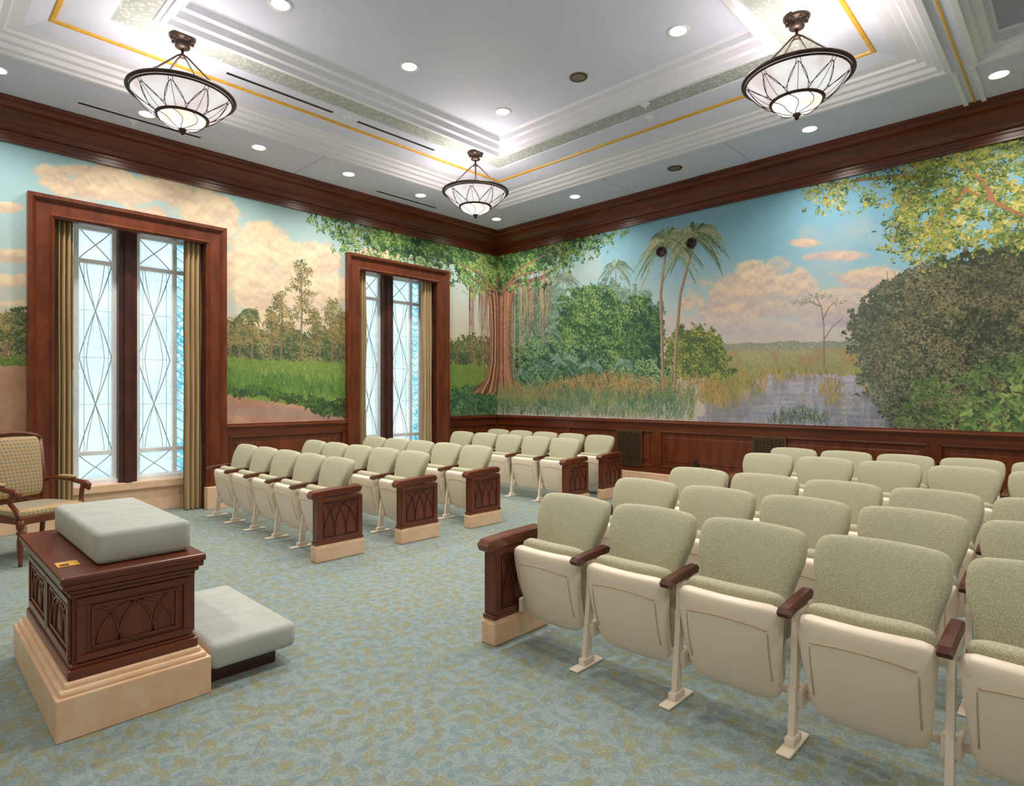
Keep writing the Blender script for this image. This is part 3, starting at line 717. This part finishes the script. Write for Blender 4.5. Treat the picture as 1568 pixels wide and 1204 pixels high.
# meadow
m = cv.poly([(-800, 555), (200, 550), (345, 548), (440, 553), (528, 556), (762, 560), (762, 680), (-800, 680)], 2, 20, 140)
cv.grass(m, [(108, 136, 66), (132, 160, 74), (154, 174, 86), (114, 148, 72)], .06, 8, 141)
m = cv.poly([(-800, 560), (30, 560), (200, 600), (345, 603), (380, 610), (450, 618), (530, 622), (600, 640), (560, 680), (-800, 680)], 3, 14, 142)
dc = cv.fb(30, 5, 143)[..., None]; cv.C = np.where(m[..., None], np.array((172, 128, 106)) / 255 * (1 - dc) + np.array((208, 166, 136)) / 255 * dc, cv.C)
m = cv.poly([(345, 622), (420, 622), (528, 632), (528, 645), (420, 640), (345, 634)], 3, 20, 144); cv.mix(m * .5, (.66, .56, .55))
m = cv.poly([(345, 590), (400, 592), (450, 604), (500, 612), (530, 616), (530, 640), (490, 636), (470, 622), (400, 608), (345, 604)], 6, 8, 145); cv.foliage(m, [(44, 66, 42), (66, 96, 50), (100, 130, 62)], .07, 5, 146, 14)
m = cv.poly([(345, 572), (420, 578), (528, 586), (528, 612), (430, 606), (345, 596)], 6, 8, 147); cv.grass(m, [(64, 106, 54), (92, 136, 62), (124, 162, 76)], .08, 14, 148, fill=False)
m = cv.poly([(0, 548), (45, 552), (45, 562), (0, 560)], 2, 10, 149); cv.grass(m, [(80, 110, 48), (120, 144, 60)], .08, 6, 150)
m = cv.poly([(683, 596), (762, 590), (762, 660), (683, 660)], 6, 8, 151); cv.foliage(m, [(38, 68, 54), (58, 98, 66), (90, 132, 82), (116, 152, 98)], .07, 5, 152, 14)
cv.palm(705, 610, 22, [(80, 120, 86), (60, 98, 72)], 33, 13, .22)
# banyan, left half
for i in range(44):
    x = rg.uniform(718, 760); y0 = rg.uniform(420, 445); y1 = rg.uniform(470, 585)
    cv.line([(x, y0), (x + rg.uniform(-2, 2), y1)], 1.2, .6, rg.choice([(160, 124, 102), (132, 100, 82), (184, 150, 122)]))
trunk(cv)
for pts in ([(756, 445), (735, 415), (690, 398), (640, 385), (600, 380)], [(750, 450), (730, 430), (705, 415)], [(690, 398), (650, 375), (600, 360), (540, 350)]):
    cv.line(pts, 7, 2, (130, 94, 74), (172, 130, 102))
m = cv.poly([(470, 320), (770, 360), (770, 446), (745, 444), (725, 455), (705, 432), (680, 432), (660, 408), (610, 404), (580, 405), (560, 388), (520, 382), (500, 362), (478, 350)], 13, 10, 153)
cv.foliage(m & (cv.fb(18, 4, 157) > .33), LF, .05, 6, 154, 18, fill=False, asp=.45)
m = cv.poly([(560, 335), (770, 362), (770, 432), (735, 428), (700, 414), (650, 396), (600, 386), (560, 368)], 13, 10, 155); cv.foliage(m, LF, .07, 6, 156, 18, asp=.45)
for pts in ([(756, 445), (735, 418), (700, 402)],): cv.line(pts, 4, 1.5, (140, 102, 80), (180, 138, 108))
cvL = cv

def mural_mat():
    m, nt, b_ = newmat('oil_painted_mural')
    at = nt.nodes.new('ShaderNodeAttribute'); at.attribute_name = 'paint'
    n = noise_n(nt, objco(nt), 90, 3, .7)
    k = math_n(nt, 'ADD', math_n(nt, 'MULTIPLY', n, .14), .93)
    hsv = nt.nodes.new('ShaderNodeHueSaturation'); nt.links.new(at.outputs['Color'], hsv.inputs['Color']); nt.links.new(k, hsv.inputs['Value'])
    hsv.inputs['Saturation'].default_value = 1.0
    nt.links.new(hsv.outputs[0], b_.inputs['Base Color']); b_.inputs['Roughness'].default_value = .7
    return m
M_MURAL = mural_mat()
def mural_mesh(cv, to3, holes, name):
    h, w = cv.h, cv.w; S, Z = np.meshgrid(cv.S, cv.Zv)
    co = to3(S.ravel(), Z.ravel()).astype(np.float32)
    i = (np.arange(h - 1)[:, None] * w + np.arange(w - 1)[None])
    keep = np.ones((h - 1, w - 1), bool)
    for a, c, z in holes: keep &= ~((S[:-1, :-1] > a) & (S[:-1, :-1] < c) & (Z[:-1, :-1] < z))
    i = i[keep]; q = np.stack([i, i + w, i + w + 1, i + 1], 1).astype(np.int32)
    me = bpy.data.meshes.new(name); me.vertices.add(h * w); me.vertices.foreach_set('co', co.ravel())
    me.loops.add(q.size); me.loops.foreach_set('vertex_index', q.ravel())
    me.polygons.add(len(q)); me.polygons.foreach_set('loop_start', np.arange(0, q.size, 4, dtype=np.int32))
    me.update(calc_edges=True)
    C = np.clip(cv.C, 0, 1); L = np.where(C <= .04045, C / 12.92, ((C + .055) / 1.055) ** 2.4)
    rgba = np.ones((h * w, 4), np.float32); rgba[:, :3] = L.reshape(-1, 3)
    at = me.color_attributes.new('paint', 'FLOAT_COLOR', 'POINT'); at.data.foreach_set('color', rgba.ravel())
    me.materials.append(M_MURAL); return place(me, name)
mural_mesh(cvR, lambda s, z: np.stack([np.full_like(s, XR - .006), np.minimum(s, YL - .008), z], 1), [], 'wetland_mural')
mural_mesh(cvL, lambda s, z: np.stack([s, np.full_like(s, YL - .006), z], 1), [(a - .2, c + .2, 3.62) for a, c in WIN], 'meadow_mural')

# projector ports in the mural
for y, z in ((4.72, 3.68), (4.22, 3.72)):
    b = MB()
    prf = [(.0, .012), (.055, .012), (.055, .03), (.075, .03), (.08, .0)]
    b.lathe(prf[1:], M_BRONZE, seg=24); b.lathe([(.0, .012), (.055, .012)], M_BLACK, seg=24)
    o = b.obj('wall_port', (XR - .007, y, z)); o.rotation_euler = (0, -pi / 2, 0)

# ------------------------------------------------------------------ ceiling fixtures
def downlight_mesh():
    b = MB(); b.lathe([(.075, 0), (.105, -.008), (.108, 0)], M_WHITE2); b.lathe([(0, -.002), (.076, -.002)], M_LIGHT); return b.mesh('recessed_downlight')
DM = downlight_mesh()
def downlight(x, y, z, e=122):
    o = place(DM, 'recessed_downlight', (x, y, z - .001))
    l = bpy.data.lights.new('downlight_beam', 'SPOT'); l.energy = e; l.spot_size = math.radians(152); l.spot_blend = 1; l.shadow_soft_size = .1
    l.color = (1, .945, .875); lo = bpy.data.objects.new('beam', l); bpy.context.scene.collection.objects.link(lo); lo.parent = o; lo.location = (0, 0, -.03)
for x in (.7, 1.96, 3.19, 4.45, 5.7): downlight(x, 7.45, CZ)
for y in (7.5, 5.76, 2.33, .62, -1.1, -2.8): downlight(7.4, y, CZ)
for x in (2.4, 3.8, 5.2): downlight(x, 5.16, 4.95, 150); downlight(x, 2.81, 4.95, 150)
for x in (1.5, 3.7, 5.9): downlight(x, -1.2, 4.72, 150)
for y in (5.5, 2.5, -.8): downlight(-.6, y, CZ)
def speaker(x, y, z):
    b = MB(); b.lathe([(0, -.006), (.07, -.006)], M_GREYM); b.lathe([(.07, -.006), (.095, -.01), (.1, 0)], M_BRASS); b.obj('ceiling_speaker', (x, y, z - .001))
speaker(7.4, 4.05, CZ); speaker(5.2, 4.0, 4.95)
for x, y, z in ((6.2, 3.72, 4.756), (3.72, 6.28, 4.756), (1.9, 7.75, CZ), (5.9, 3.6, 4.768)):
    b = MB(); b.lathe([(0, -.05), (.012, -.05), (.015, -.02), (.05, -.012), (.055, 0)], M_WHITE2, seg=20); b.obj('sprinkler_head', (x, y, z - .0005))
def slot(x0, x1, y, z):
    b = MB(); b.box((x0, y - .022, z - .006), (x1, y + .022, z - .0005), M_BLACK); b.box((x0 - .01, y - .03, z - .005), (x1 + .01, y - .022, z - .0005), M_WHITE2); b.box((x0 - .01, y + .022, z - .005), (x1 + .01, y + .03, z - .0005), M_WHITE2)
    b.obj('linear_air_diffuser')
slot(1.38, 2.58, 7.66, CZ); slot(5.11, 6.25, 7.75, CZ); slot(2.37, 3.55, 6.29, 4.756); slot(3.88, 5.04, 6.29, 4.756)

def pendant_mesh():
    b = MB()
    b.lathe([(0, 0), (.105, 0), (.11, -.015), (.095, -.035), (.06, -.045), (.055, -.075), (.065, -.085), (.06, -.10), (.02, -.115), (.0, -.115)], M_BRONZE, seg=32)
    for k in range(8):
        a = k * pi / 4; b.lathe([(0, -.005), (.014, -.012), (.014, -.05), (0, -.06)], M_BRONZE, (.085 * math.cos(a), .085 * math.sin(a), 0), 8)
    b.lathe([(0, -.11), (.012, -.115), (.012, -.16), (.03, -.165), (.03, -.185), (0, -.19)], M_BRONZE, seg=12)
    for k in range(4):
        a = k * pi / 2 + .5; c, s = math.cos(a), math.sin(a)
        b.tube([(.02 * c, .02 * s, -.175), (.05 * c, .05 * s, -.19), (.28 * c, .28 * s, -.42), (.405 * c, .405 * s, -.53)], .008, M_BRONZE, 8)
    ring = lambda R, z, n=56: [(R * math.cos(2 * pi * i / n), R * math.sin(2 * pi * i / n), z) for i in range(n)]
    b.tube(ring(.435, -.535), .017, M_BRONZE, 8, True); b.tube(ring(.415, -.556), .009, M_BRONZE, 8, True)
    b.tube(ring(.207, -.735), .016, M_BRONZE, 8, True); b.tube(ring(.2, -.712), .008, M_BRONZE, 8, True)
    zf = lambda s: -.735 + .195 * max(0, s) ** 1.45; rf = lambda s: .205 + .22 * s
    b.lathe([(rf(i / 12), zf(i / 12)) for i in range(13)], M_BOWL, seg=48)
    b.lathe([(.203, -.735), (.185, -.77), (.15, -.80), (.1, -.825), (.05, -.838), (0, -.84)], M_BOWL2, seg=40)
    b.lathe([(0, -.835), (.03, -.84), (.034, -.855), (.016, -.87), (.018, -.885), (0, -.9)], M_BRONZE, seg=12)
    def wire(f, r=.003):
        pts = []
        for i in range(15):
            t = i / 14; an, sp = f(t); rr = rf(sp) + .004; pts.append((rr * math.cos(an), rr * math.sin(an), zf(sp) - .006))
        b.tube(pts, r, M_BRONZE, 5)
    n = 9
    for k in range(n):      # pointed leaves and the half-leaves between them
        a = 2 * pi * k / n; hw = pi / n * 1.0
        for sg in (-1, 1):
            wire(lambda t: (a + sg * hw * math.cos(t * pi / 2) ** .8 * (1 - .15 * t), t * .86))
        wire(lambda t: (a, t * .86), .0022)
        a2 = a + pi / n
        for sg in (-1, 1): wire(lambda t: (a2 + sg * hw * .9 * math.sin(t * pi / 2), .25 + t * .72), .0025)
    for k in range(8):
        a = 2 * pi * k / 8; pts = []
        for i in range(9):
            t = i / 8; rr = .203 * math.cos(t * pi / 2) + .004; pts.append((rr * math.cos(a + .5 * math.sin(pi * t)), rr * math.sin(a + .5 * math.sin(pi * t)), -.737 - .106 * math.sin(t * pi / 2)))
        b.tube(pts, .003, M_BRONZE, 5)
    return b.mesh('pendant_bowl_light')
PM = pendant_mesh()
for i, (x, y) in enumerate(((1.86, 5.98), (5.5, 5.98), (5.45, 1.82), (1.86, 1.82))):
    o = place(PM, 'pendant_bowl_light', (x, y, 4.767), i * .35)
    l = bpy.data.lights.new('bulb', 'POINT'); l.energy = 20; l.shadow_soft_size = .1; l.color = (1, .87, .74)
    lo = bpy.data.objects.new('bulb', l); bpy.context.scene.collection.objects.link(lo); lo.parent = o; lo.location = (0, 0, -.6)

# ------------------------------------------------------------------ theatre seats
PITCH = .545
def seat_mesh(side):
    b = MB()
    # backrest
    zc, H = .628, .245
    def bw(v): return .210 + .014 * max(0, -v) + .044 * sm(np.array((v + .3) / .9)).item()
    def bf(y, h, d):
        t = max(0, (h + H) / (2 * H)); x = .165 + .15 * t ** 1.3 - .012 * math.sin(pi * t) - .35 * y * y
        return (x + d, y, zc + h - d * .3 - .012 * (y / .25) ** 2 * t)
    b.puff(bw, H, .05, .038, bf, M_FAB, M_FAB, 18, 22, 10, 5)
    # rear shell
    def sf(y, h, d):
        t = (h + .2) / .4; return (.205 + .09 * t + d - .2 * y * y, y, .55 + h)
    b.puff(lambda v: .19 + .01 * v, .2, .01, .028, sf, M_CREAM, None, 8, 10, 6, 4)
    # folded-up seat: underside pan + cushion behind it
    def pf(off):
        def f(y, h, d):
            t = (h + .22) / .44; x = .08 - .115 * t - .022 * math.sin(pi * t) + .5 * y * y
            return (x + d + off, y, .366 + h + (d + off) * .25)
        return f
    pw = lambda v: .228 + .022 * v
    b.puff(pw, .222, .038, .02, pf(0), M_CREAM, None, 18, 18, 9, 6)
    b.puff(lambda v: .214 + .028 * v, .238, .03, .065, pf(.06), M_FAB, None, 16, 16, 8, 4)
    # embossed line on the pan
    f0 = pf(0)
    pts = []
    for i in range(25):
        t = i / 24 * 2 - 1; y = .185 * t; h = .145 - .02 * t * t
        pts.append(f0(y, h, -.0385))
    b.tube(pts, .0035, M_CREAMD, 6)
    for s in (-1, 1): b.tube([f0(s * .188, .11 - .22 * k / 6, -.0365) for k in range(7)], .003, M_CREAMD, 6)
    # hinge bar
    b.tube([(.09, -.262, .2), (.09, .262, .2)], .018, M_METALC, 10)
    for s in (-1, 1): b.box((.035, s * .25 - .01, .155), (.135, s * .25 + .01, .245), M_METALC, .009)
    # standard
    y = side * PITCH / 2
    b.box((-.10, y - .03, 0), (.14, y + .03, .014), M_METALC, .006)
    b.box((-.03, y - .022, .01), (.07, y + .022, .05), M_METALC, .01)
    pr = [(-.012, .02), (.038, .02), (.075, .36), (.095, .585), (.045, .585), (.03, .36)]
    vs = [(x, y - .013, z) for x, z in pr] + [(x, y + .013, z) for x, z in pr]
    fs = [[0, 1, 2, 5], [5, 2, 3, 4], [11, 8, 7, 6], [10, 9, 8, 11]] + [[i, (i + 1) % 6, (i + 1) % 6 + 6, i + 6] for i in range(6)]
    b.add(vs, fs, M_METALC)
    b.box((.03, y - .028, .165), (.13, y + .028, .235), M_METALC, .012)
    b.box((.05, y - .016, .53), (.24, y + .016, .572), M_METALC, .01)
    # armrest
    ap = [(-.095, .578), (-.105, .596), (-.085, .610), (.05, .620), (.2, .626), (.215, .614), (.2, .592), (0, .584), (-.075, .57)]
    n = len(ap); vs = []
    for (yy, sc) in ((-.023, .0), (-.018, .005), (.018, .005), (.023, .0)):
        for x, z in ap: vs.append((x, y + yy, z + (sc if z > .6 else -sc * .3)))
    fs = [list(range(n))[::-1], [3 * n + i for i in range(n)]]
    for r in range(3):
        for i in range(n): fs.append([r * n + i, r * n + (i + 1) % n, (r + 1) * n + (i + 1) % n, (r + 1) * n + i])
    b.add(vs, fs, M_WOODC)
    return b.mesh('theater_seat')
SM = {1: seat_mesh(1), -1: seat_mesh(-1)}

def gothic(b, mk, w, h, mat, r=.006):
    """intersecting pointed arches on a panel; mk(u,v,d) -> xyz"""
    def arc(u0, u1, v0, v1, n=14):
        pts = []
        for i in range(n + 1):
            t = i / n; u = u0 + (u1 - u0) * (1 - math.cos(t * pi / 2)); v = v0 + (v1 - v0) * math.sin(t * pi / 2)
            pts.append(mk(u, v, .003))
        b.tube(pts, r, mat, 6)
    a = w / 2
    for s in (-1, 1):
        arc(s * a, -s * a * .25, -h / 2, h / 2); arc(s * a * .35, s * a, -h / 2, h / 2 * .9); arc(s * a * .35, -s * a * .6, -h / 2, h / 2)
    for p, q in (((-a, -h / 2), (a, -h / 2)), ((-a, h / 2), (a, h / 2)), ((-a, -h / 2), (-a, h / 2)), ((a, -h / 2), (a, h / 2))):
        b.tube([mk(*p, .002), mk(*q, .002)], r * 1.1, mat, 6)

def end_mesh():
    b = MB()   # origin at aisle standard line
    b.box((-.17, -.058, 0), (.32, .058, .135), M_MARBLE, .008); b.box((-.16, -.052, .13), (.31, .052, .15), M_MARBLE, .006)
    b.box((-.15, -.04, .148), (.30, .04, .57), M_WOOD, .005)
    b.box((-.165, -.05, .148), (.315, .05, .175), M_WOODH, .006)
    for s in (-1, 1):
        for (xa, xb, za, zb) in ((-.15, -.105, .175, .56), (.255, .30, .175, .56), (-.105, .255, .175, .205), (-.105, .255, .53, .56)):
            b.box((xa, min(s * .04, s * .05), za), (xb, max(s * .04, s * .05), zb), M_WOODH, .003)
        gothic(b, lambda u, v, d: (.075 + u, s * (.041 + d), .368 + v), .33, .30, M_WOODC, .004)
    ap = [(-.20, .565), (-.215, .60), (-.19, .622), (.0, .635), (.28, .64), (.30, .62), (.28, .585), (-.05, .578), (-.15, .56)]
    n = len(ap); vs = []
    for (yy, sc) in ((-.046, .0), (-.038, .008), (.038, .008), (.046, .0)):
        for x, z in ap: vs.append((x, yy, z + (sc if z > .6 else -sc * .3)))
    fs = [list(range(n))[::-1], [3 * n + i for i in range(n)]]
    for r in range(3):
        for i in range(n): fs.append([r * n + i, r * n + (i + 1) % n, (r + 1) * n + (i + 1) % n, (r + 1) * n + i])
    b.add(vs, fs, M_WOODH)
    return b.mesh('seat_end_panel')
EM = end_mesh()
# right block : aisle on +Y, rows run toward -Y   (x = standard line)
for x, yc in ((2.65, 2.27), (3.55, 2.32), (4.43, 2.35), (6.08, 2.40), (6.93, 2.44)):
    place(EM, 'seat_end_panel', (x, yc + PITCH / 2 + .045, 0))
    for k in range(6): place(SM[-1], 'theater_seat', (x, yc - k * PITCH, 0))
# left block : aisle on -Y
for x, yc in ((2.78, 5.28), (3.69, 5.29), (4.64, 5.31), (6.31, 5.28), (7.17, 5.31)):
    place(EM, 'seat_end_panel', (x, yc - PITCH / 2 - .045, 0))
    for k in range(5): place(SM[1], 'theater_seat', (x, yc + k * PITCH, 0))

# ------------------------------------------------------------------ altar with cushion + kneeler
b = MB()
b.box((.49, 3.17, 0), (1.12, 4.42, .185), M_MARBLE, .006); b.box((.505, 3.185, .18), (1.105, 4.405, .21), M_MARBLE, .012); b.box((.525, 3.205, .205), (1.085, 4.385, .235), M_MARBLE, .01)
b.box((.56, 3.24, .232), (1.055, 4.35, .66), M_WOOD, .004)
b.box((.54, 3.22, .232), (1.075, 4.37, .28), M_WOODH, .008); b.box((.55, 3.23, .278), (1.065, 4.36, .30), M_WOODH, .008)
b.box((.55, 3.23, .59), (1.065, 4.36, .615), M_WOODH, .008); b.box((.535, 3.215, .612), (1.08, 4.375, .64), M_WOODH, .012); b.box((.52, 3.20, .637), (1.095, 4.39, .665), M_WOODH, .006)
b.box((.51, 3.19, .662), (1.105, 4.40, .70), M_WOODH, .012)
def frame(b, mk, u0, u1, v0, v1, t=.03, d=.014):
    for (a, c, e, f) in ((u0, u1, v0, v0 + t), (u0, u1, v1 - t, v1), (u0, u0 + t, v0 + t, v1 - t), (u1 - t, u1, v0 + t, v1 - t)):
        A = mk(a, e, 0); B = mk(c, f, d); b.box([min(A[i], B[i]) for i in range(3)], [max(A[i], B[i]) for i in range(3)], M_WOODH, .003)
def altar_arch(b, mk, w, h):
    a = w / 2
    def arc(u0, u1, n=14, r=.006):
        pts = []
        for i in range(n + 1):
            t = i / n; pts.append(mk(u0 + (u1 - u0) * (1 - math.cos(t * pi / 2)), -h / 2 + h * math.sin(t * pi / 2), .003))
        b.tube(pts, r, M_WOODH, 6)
    for s in (-1, 1): arc(s * a, 0); arc(s * a * .45, -s * a * .2); arc(s * a * .45, s * a)
for yf, sg in ((3.24, -1), (4.35, 1)):
    mk = lambda u, v, d: (u, yf + sg * d, v)
    frame(b, mk, .575, 1.04, .305, .588); frame(b, mk, .63, .985, .35, .545, .012, .01)
    altar_arch(b, lambda u, v, d: (.8075 + u, yf + sg * d, .447 + v), .31, .165)
for xf, sg in ((.56, -1), (1.055, 1)):
    mk = lambda u, v, d: (xf + sg * d, u, v)
    for ya_, yb_ in ((3.255, 3.79), (3.80, 4.335)):
        frame(b, mk, ya_, yb_, .305, .588); frame(b, mk, ya_ + .06, yb_ - .06, .35, .545, .012, .01)
        c_ = (ya_ + yb_) / 2; altar_arch(b, lambda u, v, d: (xf + sg * d, c_ + u, .447 + v), .37, .165)
altar = b.obj('altar')
b = MB(); b.box((.66, 3.30, .7005), (1.07, 4.32, .855), M_VELVET, .028, 4); b.obj('altar_cushion')
b = MB(); b.box((.535, 3.40, .7005), (.62, 3.50, .703), M_SIGN); b.box((.545, 3.41, .703), (.58, 3.45, .7036), M_BRASS); b.obj('small_sign_card')
b = MB(); b.box((1.13, 3.28, 0), (1.5, 4.12, .11), M_WOODD, .006); b.box((1.125, 3.19, .09), (1.58, 4.17, .225), M_VELVET, .035, 4); b.obj('kneeler_bench')

# ------------------------------------------------------------------ armchair (faces -Y in local space)
b = MB()
leg = lambda x, y: b.lathe([(0, 0), (.014, 0), (.018, .03), (.014, .05), (.02, .07), (.026, .22), (.02, .27), (.03, .285), (.03, .3), (.018, .31), (.03, .33), (.032, .40), (0, .40)], M_WOOD, (x, y, 0), 14)
leg(-.27, -.25); leg(.27, -.25)
for s in (-1, 1):
    b.tube([(s * .235, .31, 0), (s * .23, .27, .2), (s * .225, .24, .40), (s * .235, .26, .7), (s * .25, .33, 1.06)], [.017, .021, .025, .022, .019], M_WOOD, 10)
    b.tube([(s * .24, .255, .66), (s * .28, .16, .685), (s * .305, 0, .675), (s * .305, -.16, .655), (s * .30, -.24, .65), (s * .30, -.275, .63), (s * .30, -.27, .60), (s * .30, -.245, .61)], [.018, .02, .022, .024, .026, .026, .022, .016], M_WOOD, 10)
    b.tube([(s * .27, -.24, .40), (s * .275, -.21, .47), (s * .305, -.17, .55), (s * .30, -.2, .64)], [.024, .02, .02, .022], M_WOOD, 10)
    b.puff(lambda v: .022, .11, .018, .018, lambda y, h, d: (s * .3 + y, .02 + h, .70 + d), M_BROC, None, 8, 10, 6, 3)
b.box((-.29, -.28, .36), (.29, -.235, .43), M_WOOD, .01); b.box((-.25, .22, .36), (.25, .26, .43), M_WOOD, .01)
for s in (-1, 1): b.box((s * .26 - .02, -.25, .36), (s * .26 + .02, .24, .43), M_WOOD, .01)
b.puff(lambda v: .275 - .02 * v, .265, .05, .055, lambda y, h, d: (y, h - .01, .445 - d), M_BROC, None, 14, 14, 10, 4)
b.tube([(.25, .33, 1.06), (.22, .345, 1.095), (.12, .355, 1.12), (0, .36, 1.13), (-.12, .355, 1.12), (-.22, .345, 1.095), (-.25, .33, 1.06)], .02, M_WOOD, 10)
b.tube([(.23, .255, .52), (-.23, .255, .52)], .018, M_WOOD, 10)
def cb(y, h, d):
    t = max(0, (h + .28) / .56); return (y, .25 + .09 * t ** 1.5 + d, .81 + h)
b.puff(lambda v: .225 + .012 * v, .285, .045, .02, cb, M_BROC, None, 14, 14, 10, 4)
b.obj('armchair', (.93, 7.0, 0), math.atan2(.4, .9))

# ------------------------------------------------------------------ world, camera
w = bpy.data.worlds.new('daylight'); bpy.context.scene.world = w; w.use_nodes = True
bg = w.node_tree.nodes['Background']; bg.inputs[0].default_value = (.90, .97, 1, 1); bg.inputs[1].default_value = 2.0
cam = bpy.data.cameras.new('camera'); co = bpy.data.objects.new('camera', cam); bpy.context.scene.collection.objects.link(co)
cam.sensor_width = 36; cam.lens = 917 / 1568 * 36; cam.shift_y = .0007; cam.clip_start = .05
co.location = (0, 0, 1.5); co.rotation_euler = (pi / 2, 0, math.radians(43.9 - 90))
bpy.context.scene.camera = co
bpy.context.scene.view_settings.view_transform = 'Standard'
bpy.context.scene.view_settings.exposure = 0.1
